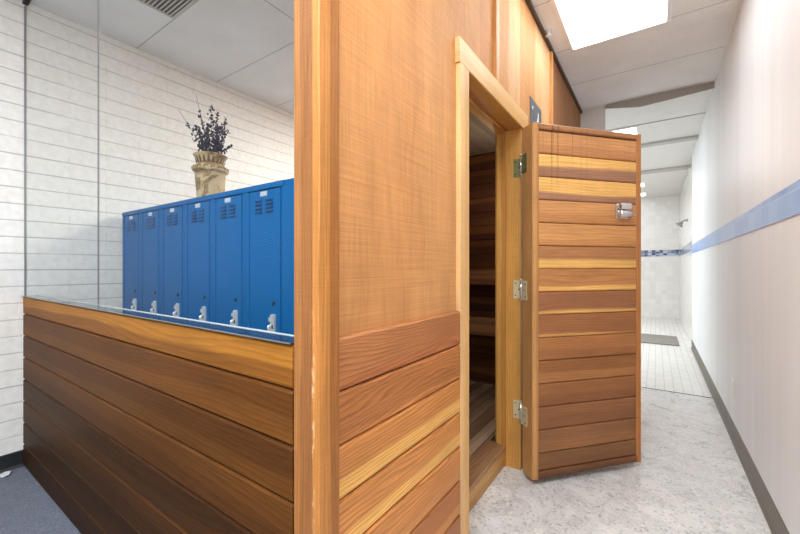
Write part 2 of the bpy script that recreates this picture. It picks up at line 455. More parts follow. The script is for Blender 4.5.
# ------------------------------------------------------------------ sauna wall along the corridor
ORA = srgb(202, 145, 91); ORB = srgb(194, 136, 83); OR3 = srgb(168, 120, 80)
w = MB()
def panel(y0, y1, z0, z1, ca, cb, seed, x1=XS, th=0.05):
    w.board((x1 - th, y0, z0), Z, Y, X, z1 - z0, y1 - y0, th, 0.0008, ca, cb, 0.5, seed)
panel(0.605, 1.4452, 0.0, CEIL + 0.01, ORA, ORB, 1.0)
panel(1.4455, 1.79, 2.035, CEIL + 0.01, ORB, ORA, 1.3)
panel(1.791, 2.229, 2.035, CEIL + 0.01, srgb(218, 170, 122), ORA, 2.0)
panel(2.2295, 2.985, 0.0, CEIL + 0.01, srgb(218, 170, 122), ORA, 2.4)
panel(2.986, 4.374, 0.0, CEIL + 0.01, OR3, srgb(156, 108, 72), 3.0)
struct(w.build('wall_sauna', M['ply']), 'orange resawn plywood sauna wall along the corridor', 'wall')
for yy, lab in ((1.776, 'vertical wood batten above the sauna doorway'), (2.965, 'vertical wood batten on the plywood beyond the open door')):
    b = MB()
    b.board((XS, yy, 2.123 if yy < 2 else 1.05), Z, Y, X, CEIL - (2.123 if yy < 2 else 1.05) - 0.035, 0.042, 0.018, 0.002, srgb(214, 156, 92), srgb(204, 142, 80), 0.5)
    struct(b.build('trim_batten', M['wood_trim']), lab, 'batten')
b = MB(); b.board((XS, 0.66, CEIL - 0.028), Y, Z, X, 3.71, 0.027, 0.020, 0.002, srgb(88, 62, 44))
struct(b.build('trim_cornice', M['wood_trim']), 'dark wood strip where the plywood wall meets the ceiling', 'cornice')

# wainscot boards on the sauna wall
PITCH = 0.1353
def siding(o, a, d, L, z_top, n, cols, first=PITCH, T=0.017, zmin=0.0, mat='wood', gap=0.0035):
    b = MB()
    z = z_top
    for i in range(n):
        hgt = first if i == 0 else PITCH
        z0 = max(z - hgt, zmin)
        if z - z0 < 0.02: break
        ca, cb, sp = cols[i % len(cols)]
        b.board((o[0], o[1], z0 + gap * 0.5), a, Z, d, L, z - z0 - gap, T, 0.006, ca, cb, sp)
        z -= hgt
    return b
red = srgb(176, 114, 68); red2 = srgb(180, 114, 62); tan = srgb(210, 144, 80); yel = srgb(236, 178, 98)
cols = [(red, srgb(176, 108, 64), 0.2), (red2, srgb(206, 134, 74), 0.15), (srgb(206, 136, 72), yel, 0.36), (srgb(208, 138, 72), yel, 0.38),
        (srgb(204, 134, 72), tan, 0.3), (red2, tan, 0.3), (red, tan, 0.2), (red2, red, 0.4)]
sd = siding((XS, 0.655, 0), Y, X, 1.3615 - 0.655, 1.0255, 8, cols, T=0.0195)
sd.box(XS, XS + 0.004, 0.655, 1.3615, 0.02, 1.015, ca=srgb(60, 34, 18))
struct(sd.build('trim_siding', M['wood']), 'reddish cedar board wainscot between corner post and sauna doorway', 'wainscot')
sd = siding((XS, 2.3125, 0), Y, X, 2.06, 1.0255, 8, cols)
sd.box(XS, XS + 0.004, 2.3125, 4.37, 0.02, 1.015, ca=srgb(60, 34, 18))
struct(sd.build('trim_siding', M['wood']), 'cedar board wainscot hidden behind the open sauna door', 'wainscot')

# corner post: two rough boards butted at the corner
cp = empty('trim_corner_post', (-0.66, 0.62, 0), 'orange brown corner post from floor to ceiling at the end of the half wall', 'corner post', kind='structure')
b = MB(); b.board((-0.6455 - 0.66 * 0, 0.655, 0), Z, -Y, X, CEIL - 0.002, 0.068, 0.0215, 0.003, srgb(190, 126, 60), srgb(160, 100, 44), 0.45, 4.2)
o = b.build('side_board', M['corner'], cp); o.matrix_parent_inverse = Matrix.Translation((0.66, -0.62, 0))
b = MB(); b.board((-0.7095, 0.606, 0), Z, X, -Y, CEIL - 0.002, 0.0635, 0.020, 0.002, srgb(152, 98, 50), srgb(168, 112, 60), 0.4, 6.1)
o = b.build('front_board', M['corner'], cp); o.matrix_parent_inverse = Matrix.Translation((0.66, -0.62, 0))

# door casing, jamb lining and stop, sill
CA, CB = srgb(222, 172, 108), srgb(228, 184, 126)
XC = XS + 0.020
ct = empty('trim_casing', (XC, 1.80, 0), 'pale fir casing and jamb around the sauna doorway', 'door casing', kind='structure')
def part(mb, name, mat, par, bevel=0.0):
    o = mb.build(name, M[mat], par, bevel=bevel)
    o.matrix_parent_inverse = Matrix.Translation(-Vector(par.location))
    if par.rotation_euler.z:
        o.matrix_parent_inverse = (Matrix.Translation(par.location) @ Matrix.Rotation(par.rotation_euler.z, 4, 'Z')).inverted()
    return o
b = MB(); b.board((XS, 1.362, 0), Z, Y, X, 2.02, 0.083, 0.020, 0.002, CA, CB, 0.5, 8.0); part(b, 'side_casing', 'wood_trim', ct)
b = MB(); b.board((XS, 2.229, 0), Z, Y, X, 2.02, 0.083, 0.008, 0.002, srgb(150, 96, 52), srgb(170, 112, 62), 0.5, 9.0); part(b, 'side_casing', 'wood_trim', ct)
b = MB(); b.board((XS, 1.354, 2.0205), Y, Z, X, 0.955, 0.100, 0.020, 0.002, CB, CA, 0.5, 10.0); part(b, 'head_casing', 'wood_trim', ct)
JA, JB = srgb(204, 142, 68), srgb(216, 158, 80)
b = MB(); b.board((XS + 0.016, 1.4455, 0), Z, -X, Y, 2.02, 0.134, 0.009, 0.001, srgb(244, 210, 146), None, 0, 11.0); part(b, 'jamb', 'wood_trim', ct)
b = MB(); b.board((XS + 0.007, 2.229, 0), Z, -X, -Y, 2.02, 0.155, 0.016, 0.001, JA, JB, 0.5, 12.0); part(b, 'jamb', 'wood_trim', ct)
b = MB(); b.board((XS + 0.014, 1.4546, 2.035), Y, -X, -Z, 0.758, 0.150, 0.016, 0.001, srgb(170, 104, 52), JA, 0.5, 13.0); part(b, 'head_jamb', 'wood_trim', ct)
SA = srgb(214, 160, 84)
for (o_, a_, w_, d_, L_) in (((-0.726, 1.4546, 0), Z, -X, Y, 2.019), ((-0.744, 2.213, 0), Z, -X, -Y, 2.019), ((-0.744, 1.4666, 2.019), Y, -X, -Z, 0.734)):
    b = MB(); b.board(o_, a_, w_, d_, L_, 0.054, 0.012, 0.002, SA, srgb(196, 136, 66), 0.5); part(b, 'door_stop', 'wood_trim', ct)
sl = empty('trim_sill', (-0.80, 1.80, 0), 'brown wooden sill step at the foot of the sauna doorway', 'door sill', kind='structure')
b = MB(); b.board((-0.768, 1.456, 0.0), Y, Z, X, 0.757, 0.103, 0.020, 0.002, srgb(214, 164, 96), srgb(196, 146, 84), 0.5); part(b, 'riser', 'wood_trim', sl)
b = MB(); b.board((-0.856, 1.456, 0.1035), Y, X, Z, 0.757, 0.113, 0.024, 0.004, srgb(178, 136, 98), srgb(164, 122, 88), 0.5); part(b, 'tread', 'wood', sl)

# ------------------------------------------------------------------ inside the sauna
IX0, IX1, IY0, IY1, IZ = -1.58, -0.78, 1.44, 3.32, 2.262
FZ = 0.112
def lining(o, a, d, L, z0, z1, cols, mat='wood_in'):
    b = MB(); z = z0; i = 0
    while z < z1 - 0.01:
        hh = min(0.132, z1 - z)
        ca, cb, sp = cols[i % len(cols)]
        b.board((o[0], o[1], z + 0.001), a, Z, d, L, hh - 0.002, 0.016, 0.005, ca, cb, sp)
        z += hh; i += 1
    return b
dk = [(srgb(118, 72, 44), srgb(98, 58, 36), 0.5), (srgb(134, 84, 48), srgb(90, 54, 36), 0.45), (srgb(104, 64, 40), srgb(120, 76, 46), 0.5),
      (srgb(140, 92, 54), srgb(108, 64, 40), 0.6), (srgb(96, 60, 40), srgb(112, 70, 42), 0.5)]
b = lining((IX0, IY1 + 0.016, 0), X, -Y, IX1 - IX0 + 0.03, 0.0, IZ, dk); b.box(IX0 - 0.06, IX1 + 0.03, IY1 + 0.014, IY1 + 0.06, 0, IZ + 0.08, ca=srgb(40, 24, 14))
struct(b.build('wall_sauna_back', M['wood_in']), 'dark board back wall inside the sauna', 'wall')
b = lining((IX0 - 0.016, IY0, 0), Y, X, IY1 - IY0, 0.0, IZ, dk); b.box(IX0 - 0.06, IX0 - 0.014, IY0 - 0.04, IY1 + 0.06, -0.04, IZ + 0.08, ca=srgb(168, 122, 80))
struct(b.build('wall_sauna_left', M['wood_in']), 'dark board side wall deep inside the sauna', 'wall')
b = lining((IX0, IY0 - 0.016, 0), X, Y, IX1 - IX0 + 0.02, 0.0, IZ, dk); b.box(IX0 - 0.06, XS - 0.052, IY0 - 0.038, IY0 - 0.014, -0.04, IZ + 0.08, ca=srgb(168, 122, 80))
struct(b.build('wall_sauna_front', M['wood_in']), 'inner board wall of the sauna behind the lockers', 'wall')
b = lining((IX1 + 0.018, 2.231, 0), Y, -X, IY1 - 2.231, 0.0, IZ, dk); b.box(IX1 + 0.016, XS - 0.052, 2.231, IY1 + 0.06, 0, IZ + 0.08, ca=srgb(40, 24, 14))
b.box(IX1 + 0.016, XS - 0.052, 1.4455, 2.231, 2.04, IZ + 0.08, ca=srgb(90, 56, 34))
struct(b.build('wall_sauna_inner', M['wood_in']), 'inner board lining of the sauna beside the doorway', 'wall')
b = MB()
for i in range(7):
    b.board((IX0 + 0.12 * i, IY0, IZ + 0.02), Y, X, -Z, IY1 - IY0, 0.118, 0.018, 0.003, srgb(168, 150, 132), srgb(160, 142, 124), 0.5)
b.box(IX0 - 0.06, XS - 0.052, IY0, IY1 + 0.02, IZ + 0.02, IZ + 0.08, ca=srgb(60, 40, 26))
struct(b.build('ceiling_sauna', M['wood_in']), 'low grey brown board ceiling inside the sauna', 'ceiling')
b = MB()
fc = [(srgb(172, 136, 106), srgb(158, 122, 94)), (srgb(186, 152, 120), srgb(172, 138, 108)), (srgb(154, 120, 92), srgb(166, 130, 100)), (srgb(200, 168, 136), srgb(188, 156, 126))]
xx = IX0
i = 0
while xx < -0.86:
    wd = min(0.088, -0.852 - xx)
    ca, cb = fc[i % 4]
    b.board((xx, IY0, FZ - 0.03), Y, X, Z, IY1 - IY0, wd - 0.006, 0.03, 0.003, ca, cb, 0.5); xx += 0.088; i += 1
b.box(IX0, -0.764, IY0, IY1, -0.002, FZ - 0.031, ca=srgb(30, 22, 16))
struct(b.build('floor_sauna', M['wood_in']), 'grey brown duckboard floor inside the sauna', 'floor')
def bench(name, y0, y1, zt, label):
    e = empty(name, ((IX0 + IX1) / 2, y0, FZ), label, 'bench')
    L = IX1 - IX0 - 0.06
    n = max(2, round((y1 - y0) / 0.1)); pw = (y1 - y0) / n
    for k in range(n):
        b = MB(); b.board((IX0 + 0.03, y0 + pw * k, zt - 0.028), X, Y, Z, L, pw - 0.010, 0.028, 0.004, srgb(176, 126, 84), srgb(152, 106, 70), 0.5); part(b, 'seat_slat', 'wood_in', e)
    b = MB(); b.board((IX0 + 0.03, y0 + 0.022, zt - 0.12), X, Z, -Y, L, 0.09, 0.022, 0.004, srgb(170, 118, 74), srgb(138, 92, 56), 0.5); part(b, 'front_board', 'wood_in', e)
    for xq in (IX0 + 0.06, IX1 - 0.14):
        b = MB(); b.board((xq, y1 - 0.02, FZ + 0.0005), Z, X, -Y, zt - FZ - 0.03, 0.05, 0.04, 0.003, srgb(110, 72, 44)); part(b, 'leg', 'wood_in', e)
    return e
bench('sauna_bench', 3.08, IY1 - 0.002, 1.165, 'upper dark wooden bench against the back wall inside the sauna')
bench('sauna_bench', 2.86, 3.072, 0.765, 'lower dark wooden bench inside the sauna in front of the upper bench')

# ------------------------------------------------------------------ the half wall, its ledge and the glass
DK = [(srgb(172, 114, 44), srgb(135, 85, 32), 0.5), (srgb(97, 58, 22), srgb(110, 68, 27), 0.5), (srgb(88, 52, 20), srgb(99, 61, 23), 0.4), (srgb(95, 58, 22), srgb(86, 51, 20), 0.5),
      (srgb(64, 38, 14), srgb(72, 45, 17), 0.5), (srgb(76, 46, 18), srgb(66, 39, 15), 0.5), (srgb(55, 34, 13), srgb(62, 38, 15), 0.4), (srgb(59, 36, 15), srgb(54, 33, 13), 0.5)]  # stain plus painted light falloff: golden top board, lower boards darkened as shade
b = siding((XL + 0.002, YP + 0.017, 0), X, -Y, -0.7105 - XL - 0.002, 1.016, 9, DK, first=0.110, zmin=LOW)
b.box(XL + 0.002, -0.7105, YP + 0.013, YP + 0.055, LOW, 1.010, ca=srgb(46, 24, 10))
struct(b.build('wall_partition', M['wood_dark']), 'dark stained board half wall, lower boards coloured darker for shade, in front of the blue lockers', 'half wall')
lg = empty('trim_ledge', (-1.98, 0.61, 1.012), 'polished reflective ledge along the top of the brown half wall', 'ledge', kind='structure')
b = MB(); b.box(XL + 0.002, -0.7105, YP - 0.006, 0.639, 1.0165, 1.0205); part(b, 'cap', 'lacquer', lg)
b = MB(); b.box(XL + 0.002, -0.7105, 0.6392, 0.6445, 1.008, 1.0225); o = part(b, 'back_edge', 'white_edge', lg); o['label'] = 'bright white back edge'
b = MB(); b.box(XL + 0.002, -0.7105, YP - 0.0095, YP - 0.0062, 1.0185, 1.0205); o = part(b, 'front_edge', 'alu', lg)
XJ = -2.0
GY = 0.588
for x0, x1, lab in ((XL + 0.005, XJ - 0.001, 'clear glass panel above the half wall beside the block wall'), (XJ + 0.001, -0.712, 'clear glass panel above the half wall in front of the lockers')):
    e = empty('window_1' if x0 < -3 else 'window_2', ((x0 + x1) / 2, GY, 1.0206), lab, 'glass panel', kind='structure')
    b = MB(); b.box(x0, x1, GY, GY + 0.008, 1.0212, CEIL - 0.004); part(b, 'pane', 'glass', e)
    if x0 < -3:
        b = MB(); b.box(XL + 0.0005, XL + 0.0030, GY - 0.001, GY + 0.009, 1.0212, CEIL - 0.03); part(b, 'wall_channel', 'alu', e)
        b = MB(); b.box(XL + 0.001, XL + 0.07, GY - 0.01, GY + 0.018, CEIL - 0.024, CEIL - 0.003); part(b, 'clamp', 'black', e, 0.004)
    else:
        b = MB(); b.box(XJ - 0.0006, XJ + 0.0006, GY + 0.001, GY + 0.007, 1.0212, CEIL - 0.004); part(b, 'joint_seal', 'alu', e)

# ------------------------------------------------------------------ lockers
LY, LD, LP, LT = 1.093, 0.30, 0.3045, 1.596
LX0 = -3.212
def locker(i, label):
    x0 = LX0 + LP * i + 0.0008; x1 = x0 + LP - 0.0016; cx = (x0 + x1) / 2
    e = empty('locker', (cx, LY + LD / 2, LOW), label, 'locker', 'blue lockers in a row')
    W = LP - 0.0016; zb = LOW
    def P(mb, name, mat, par=e, bevel=0.0):
        return mb.build(name, M[mat], par, bevel=bevel)
    hw = W / 2; fy = -LD / 2                     # local: front at y = fy, base at z = 0
    H = LT - LOW
    b = MB()
    b.box(-hw, hw, fy + 0.016, LD / 2, 0.09, H - 0.002)          # carcass
    b.box(-hw, -hw + 0.022, fy, fy + 0.02, 0.0, H - 0.024)       # frame posts
    b.box(hw - 0.022, hw, fy, fy + 0.02, 0.0, H - 0.024)
    b.box(-hw, hw, fy - 0.003, fy + 0.02, H - 0.026, H)          # top rail
    b.box(-hw, hw, fy, fy + 0.02, 0.07, 0.10)
    P(b, 'body', 'locker', bevel=0.0015)
    # door: pan with turned edge, a shallow stile fold on each side
    dw = W - 0.050; dz0, dz1 = 0.104, H - 0.031
    b = MB()
    b.box(-dw / 2, dw / 2, fy + 0.001, fy + 0.016, dz0, dz1)
    b.box(-dw / 2, -dw / 2 + 0.012, fy - 0.003, fy + 0.004, dz0, dz1)
    b.box(dw / 2 - 0.012, dw / 2, fy - 0.003, fy + 0.004, dz0, dz1)
    d = P(b, 'door', 'locker', bevel=0.0012)
    b = MB(); b.box(-0.026, 0.026, fy - 0.0015, fy + 0.002, H - 0.058, H - 0.036)
    b.box(-0.021, 0.021, fy - 0.003, fy - 0.001, H - 0.054, H - 0.040)
    o = P(b, 'name_plate', 'plate', d); o['label'] = 'small silver number plate'
    for sx in (-1, 1):
        for k in range(4):
            zc = H - 0.080 - 0.0185 * k
            xa = sx * 0.040
            b = MB()
            b.obox((xa - 0.028, fy - 0.001, zc - 0.005), X, Y, Z, 0.056, 0.003, 0.007)
            P(b, 'louver_slot', 'locker_dark', d)
            bb = MB()                                     # pressed hood over the slot
            pts = [(xa - 0.024, fy + 0.001, zc + 0.010), (xa + 0.024, fy + 0.001, zc + 0.010), (xa + 0.022, fy - 0.006, zc + 0.001), (xa - 0.022, fy - 0.006, zc + 0.001),
                   (xa - 0.024, fy + 0.001, zc + 0.002), (xa + 0.024, fy + 0.001, zc + 0.002)]
            bb._add(pts, [(3, 2, 1, 0), (4, 5, 2, 3), (0, 4, 3), (1, 2, 5)])
            P(bb, 'louver', 'locker', d)
    hx = dw / 2 - 0.055
    zc = 0.965
    b = MB(); b.box(hx - 0.009, hx + 0.018, fy - 0.010, fy + 0.004, zc - 0.075, zc + 0.055)
    h = P(b, 'handle', 'bright', d, 0.003); h['label'] = 'shiny chrome lift handle'
    b = MB()
    b.tube([(hx - 0.010, fy - 0.002, zc - 0.03), (hx - 0.012, fy - 0.016, zc - 0.024), (hx - 0.012, fy - 0.016, zc + 0.0), (hx - 0.010, fy - 0.004, zc + 0.006)], [0.006, 0.008, 0.008, 0.005], 8)
    b.box(hx - 0.018, hx - 0.007, fy - 0.014, fy - 0.001, zc + 0.022, zc + 0.040)
    b.box(hx - 0.016, hx - 0.008, fy - 0.007, fy + 0.001, zc - 0.07, zc + 0.05)
    P(b, 'handle_lever', 'bright', h)
    b = MB(); b.box(hx + 0.001, hx + 0.010, fy - 0.0115, fy - 0.008, zc - 0.012, zc + 0.006); P(b, 'hasp_hole', 'black', h)
    b = MB(); b.tube([(hx, fy + 0.002, 1.072), (hx, fy - 0.004, 1.072)], 0.0095, 12); P(b, 'lock_hole', 'black', d)
    return e
ords = ['blue metal locker standing against the white block wall, first of the row', 'second blue metal locker from the white block wall', 'third blue metal locker from the white block wall, under the vase edge',
        'fourth blue metal locker from the block wall, just right of the vase', 'fifth blue metal locker, second last before the corner post', 'last blue metal locker of the row, nearest the corner post']
for i in range(6):
    locker(i, ords[i])
fx0 = LX0 + LP * 6 + 0.001
b = MB(); b.box(fx0, fx0 + 0.11, LY - 0.002, LY + 0.02, LOW, LT - 0.001); b.box(fx0, fx0 + 0.03, LY + 0.018, LY + LD, LOW, LT - 0.002)
tag(b.build('filler_panel', M['locker'], bevel=0.0015), 'plain blue metal filler strip between the last locker and the corner post', 'filler panel')

# ------------------------------------------------------------------ vase with dried sprigs on the lockers
VX, VY, VZ = -2.296, LY + 0.155, LT
VS = 0.925
vs = empty('vase', (VX, VY, VZ), 'tan pottery vase with leaf collar standing on top of the lockers', 'vase')
b = MB()
b.lathe([(0.0, 0.0), (0.070, 0.0), (0.074, 0.004), (0.078, 0.06), (0.084, 0.14), (0.087, 0.200), (0.092, 0.206), (0.100, 0.212), (0.103, 0.222), (0.101, 0.236), (0.092, 0.246),
         (0.078, 0.256), (0.072, 0.268), (0.074, 0.284), (0.084, 0.304), (0.096, 0.316), (0.098, 0.322), (0.094, 0.325), (0.084, 0.318), (0.070, 0.290), (0.066, 0.262), (0.070, 0.22), (0.060, 0.20), (0.0, 0.20)], 44)
b.build('body', M['pottery'], vs)
b = MB()
for k in range(20):                            # pointed leaves round the neck
    t = TAU * k / 20
    def pp(dt, r, z): return (r * math.cos(t + dt), r * math.sin(t + dt), z)
    b._add([pp(-0.11, 0.0745, 0.262), pp(0.11, 0.0745, 0.262), pp(0.0, 0.0905, 0.311), pp(0.0, 0.0790, 0.264), pp(-0.07, 0.084, 0.292), pp(0.07, 0.084, 0.292)],
           [(0, 3, 4), (3, 1, 5), (4, 3, 2), (3, 5, 2)])
b.build('leaf_collar', M['relief'], vs)
b = MB()
for k in range(16):                            # curled scrolls round the shoulder
    t0 = TAU * k / 16
    path = []
    for q in range(9):
        a = q / 8 * 4.6
        rr = 0.013 - 0.001 * q
        dt = rr * math.cos(a) / 0.10; dz = rr * math.sin(a)
        zz = 0.228 + dz * 0.9
        rad = 0.1025 if abs(dz) < 0.007 else 0.1005
        path.append((rad * math.cos(t0 + dt), rad * math.sin(t0 + dt), zz))
    b.tube(path, 0.0027, 5)
b.build('scroll_band', M['relief'], vs)
for o in vs.children: o.scale = (1, 1, VS)
R_ = Vector((0.8243, 0.5661, 0)); F_ = Vector((-0.5661, 0.8243, 0))
PX = 2.335 / 372
tips = [(-26, 41, 1, 'long bare tipped dried sprig leaning far left out of the vase'), (-16, 63, 0, 'tallest thin bare twig rising from the left of the vase'),
        (-20, 34, 2, None), (-15, 24, 2, None), (0, 51, 2, 'tall dense dark sprig standing upright in the vase middle'), (4, 46, 2, None), (-8, 42, 1, None), (-4, 33, 2, None), (6, 31, 2, None),
        (10, 25, 2, None), (14, 34, 1, None), (17, 37, 1, 'curled sprig with buds at the upper right of the bunch'), (20, 25, 1, 'dried sprig leaning far right out of the vase'), (18, 13, 2, None), (12, 18, 2, None), (-9, 26, 2, None),
        (4, 18, 2, None), (-2, 22, 2, None), (-17, 14, 1, None), (14, 9, 2, None), (8, 14, 2, None), (-6, 14, 2, None)]
for k, (dx, up, dens, lab) in enumerate(tips):
    ang = TAU * k / len(tips) * 5
    base = Vector((VX + 0.03 * math.cos(ang), VY + 0.03 * math.sin(ang), VZ + 0.198))
    tip = Vector((VX, VY, VZ + 0.302)) + R_ * (dx * PX) + Z * (up * PX) + F_ * random.uniform(-0.06, 0.06)
    mid = Vector((VX, VY, VZ + 0.302)) + R_ * (dx * PX * 0.30 + random.uniform(-.01, .01)) + F_ * random.uniform(-0.02, 0.02) + Z * (up * PX * 0.32)
    e = empty('dried_sprig', base, lab or 'short dark dried sprig packed in the middle of the vase bunch', 'dried sprig', 'dark dried sprigs in the vase')
    pts = []
    for q in range(9):
        t = q / 8
        p = base * (1 - t) ** 2 + mid * (2 * t * (1 - t)) + tip * t * t
        pts.append(p - base)
    b = MB(); b.tube(pts, [0.0022 * (1 - 0.6 * q / 8) for q in range(9)], 5); b.build('stem', M['stem'], e)
    n = (34, 44, 84 if up > 28 else 40)[dens]
    b = MB()
    for q in range(n):
        t = 0.36 + 0.64 * (q + random.random()) / n
        if dens == 0 and t > 0.70: continue
        if dens == 1 and dx < -22 and t > 0.82: continue
        i = min(int(t * 8), 7); fq = t * 8 - i
        p = pts[i].lerp(pts[i + 1], fq)
        sp = (0.012 if dens else 0.002) * (1.15 - t * 0.7)
        p = p + Vector((random.gauss(0, sp), random.gauss(0, sp), random.gauss(0, sp * 0.7)))
        r = random.uniform(0.0024, 0.0066)
        b.blob(p, r, (random.uniform(.7, 1.2), random.uniform(.7, 1.2), random.uniform(.8, 1.5)), 6, 4)
    b.build('buds', M['bud'], e)['kind'] = 'stuff'

# ------------------------------------------------------------------ sauna door, swung open into the corridor
DA = math.radians(90 - 40.4)                   # direction of the leaf away from the hinge
dv = Vector((math.sin(math.radians(40.4)), math.cos(math.radians(40.4)), 0))
DW, DT, DZ0, DZ1 = 0.745, 0.098, 0.038, 1.990
door = empty('door_1', (-0.55, 2.08, 0), 'cedar board sauna door standing open into the corridor', 'door', kind='structure', rz=DA)
# local axes: x along the leaf, -y the visible face, +y the thickness
SAx = Vector((0, -1, 0))
def D(mb, name, mat, par=door, bevel=0.0):
    return mb.build(name, M[mat], par, bevel=bevel)
STL, STR = 0.040, 0.036
b = MB(); b.board((0, DT, DZ0), Z, X, SAx, DZ1 - DZ0, STL, DT, 0.006, srgb(186, 132, 80), srgb(204, 150, 92), 0.5, 21); D(b, 'stile', 'wood_trim')
b = MB(); b.board((DW - STR, DT, DZ0), Z, X, SAx, DZ1 - DZ0, STR, DT, 0.006, srgb(196, 132, 74), srgb(182, 118, 64), 0.5, 22); D(b, 'stile', 'wood_trim')
b = MB(); b.board((STL + 0.0005, DT, DZ1 - 0.034), X, Z, SAx, DW - STL - STR - 0.001, 0.034, DT, 0.005, srgb(176, 120, 74), srgb(150, 98, 62), 0.3, 23); D(b, 'top_rail', 'wood_door')
b = MB(); b.board((STL + 0.0005, DT, DZ0), X, Z, SAx, DW - STL - STR - 0.001, 0.040, DT, 0.004, srgb(124, 80, 48), srgb(108, 70, 42), 0.5, 24); D(b, 'bottom_rail', 'wood_trim')
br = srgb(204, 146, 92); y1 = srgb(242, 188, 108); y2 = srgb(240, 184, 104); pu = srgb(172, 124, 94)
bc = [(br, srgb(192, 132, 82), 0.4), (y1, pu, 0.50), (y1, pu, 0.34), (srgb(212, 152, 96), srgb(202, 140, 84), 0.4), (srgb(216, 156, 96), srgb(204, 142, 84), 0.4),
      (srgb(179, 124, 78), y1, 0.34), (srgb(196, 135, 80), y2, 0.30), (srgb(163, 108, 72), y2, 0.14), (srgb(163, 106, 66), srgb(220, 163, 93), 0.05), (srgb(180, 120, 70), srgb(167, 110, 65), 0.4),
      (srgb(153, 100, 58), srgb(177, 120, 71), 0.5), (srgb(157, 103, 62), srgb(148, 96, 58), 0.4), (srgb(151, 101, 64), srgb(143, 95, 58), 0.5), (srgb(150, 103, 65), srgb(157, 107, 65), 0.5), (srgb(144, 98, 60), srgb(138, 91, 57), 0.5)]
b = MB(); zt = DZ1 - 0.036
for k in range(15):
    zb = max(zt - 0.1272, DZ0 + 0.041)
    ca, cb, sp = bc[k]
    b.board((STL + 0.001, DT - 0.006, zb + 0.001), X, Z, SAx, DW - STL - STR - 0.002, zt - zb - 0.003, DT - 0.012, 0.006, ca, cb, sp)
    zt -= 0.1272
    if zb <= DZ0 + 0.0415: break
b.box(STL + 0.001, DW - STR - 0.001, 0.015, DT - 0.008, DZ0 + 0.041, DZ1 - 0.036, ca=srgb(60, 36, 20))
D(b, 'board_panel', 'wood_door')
# hinges: leaf on the door edge, leaf on the jamb, knuckle between
inv = (Matrix.Translation(door.location) @ Matrix.Rotation(DA, 4, 'Z')).inverted()
for zc, mt, lb in ((1.786, 'green_brass', 'greenish tarnished butt hinge'), (1.068, 'brass', 'pale brass butt hinge'), (0.358, 'brass', 'pale brass butt hinge')):
    b = MB(); b.box(-0.0025, 0.0, 0.055, DT + 0.010, zc - 0.054, zc + 0.054)
    kn = inv @ Vector((-0.6375, 2.155, zc))
    h = D(b, 'hinge', mt); h['label'] = lb
    b = MB()
    b.tube([(kn.x, kn.y, zc - 0.056), (kn.x, kn.y, zc + 0.056)], 0.0065, 12)
    for q in (-1, 1):
        b.blob((kn.x, kn.y, zc + q * 0.058), 0.006, seg=10, rings=6)
    D(b, 'hinge_pin', 'chrome', h)
    b = MB()
    c = [inv @ Vector(p) for p in ((-0.650, 2.2130, 0), (-0.698, 2.2130, 0), (-0.698, 2.2105, 0), (-0.650, 2.2105, 0))]
    b._add([(p.x, p.y, zc - 0.054) for p in c] + [(p.x, p.y, zc + 0.054) for p in c], [(3, 2, 1, 0), (4, 5, 6, 7), (0, 1, 5, 4), (1, 2, 6, 5), (2, 3, 7, 6), (3, 0, 4, 7)])
    D(b, 'hinge_leaf', mt, h)
    for q in range(3):
        wx = -0.686 if q != 1 else -0.666
        p0 = inv @ Vector((wx, 2.2095, zc + (q - 1) * 0.036)); p1 = inv @ Vector((wx, 2.2112, zc + (q - 1) * 0.036))
        b = MB(); b.tube([p1, p0], 0.0042, 8); D(b, 'screw', 'screw', h)
        yq = 0.068 + 0.014 * (q % 2)
        b = MB(); b.tube([(-0.001, yq, zc + (q - 1) * 0.036), (-0.0035, yq, zc + (q - 1) * 0.036)], 0.0042, 8); D(b, 'screw', 'screw', h)
# roller latch on the face near the free edge
lx, lz = 0.603, 1.529
b = MB(); b.box(lx - 0.046, lx + 0.046, -0.003, 0.007, lz - 0.046, lz + 0.042)
lt = D(b, 'latch', 'chrome', bevel=0.006); lt['label'] = 'chrome latch handle'
b = MB(); b.box(lx - 0.042, lx + 0.042, -0.034, -0.002, lz + 0.002, lz + 0.044); D(b, 'latch_cap', 'chrome', lt, 0.013)
b = MB(); b.tube([(lx - 0.046, -0.022, lz - 0.022), (lx - 0.042, -0.024, lz - 0.022), (lx + 0.030, -0.024, lz - 0.022), (lx + 0.034, -0.022, lz - 0.022)], [0.014, 0.021, 0.021, 0.014], 16); D(b, 'roller', 'chrome', lt)
b = MB(); b.box(lx + 0.036, lx + 0.062, -0.002, 0.0065, lz - 0.046, lz - 0.004); o = D(b, 'keeper_tab', 'red', lt, 0.002); o['label'] = 'faded red tab'

# ------------------------------------------------------------------ small things
sg = empty('sign_plaque', (XS, 2.56, 2.10), 'grey sign plate with white marks on the plywood above the open door', 'sign')
b = MB(); b.box(XS + 0.0005, XS + 0.006, 2.425, 2.70, 2.02, 2.29); part(b, 'plate', 'sign', sg, 0.001)
b = MB()
b.obox((XS + 0.0062, 2.575, 2.165), Vector((0, 0.45, 0.89)), Vector((0, 0.89, -0.45)), X, 0.045, 0.032, 0.0012)
b.obox((XS + 0.0062, 2.60, 2.195), Vector((0, 0.1, 0.995)), Vector((0, 0.995, -0.1)), X, 0.045, 0.016, 0.0012)
for k in range(1):
    b.tube([(XS + 0.006, 2.475, 2.232), (XS + 0.0075, 2.475, 2.232)], 0.012, 12)
part(b, 'marks', 'white_paint', sg)

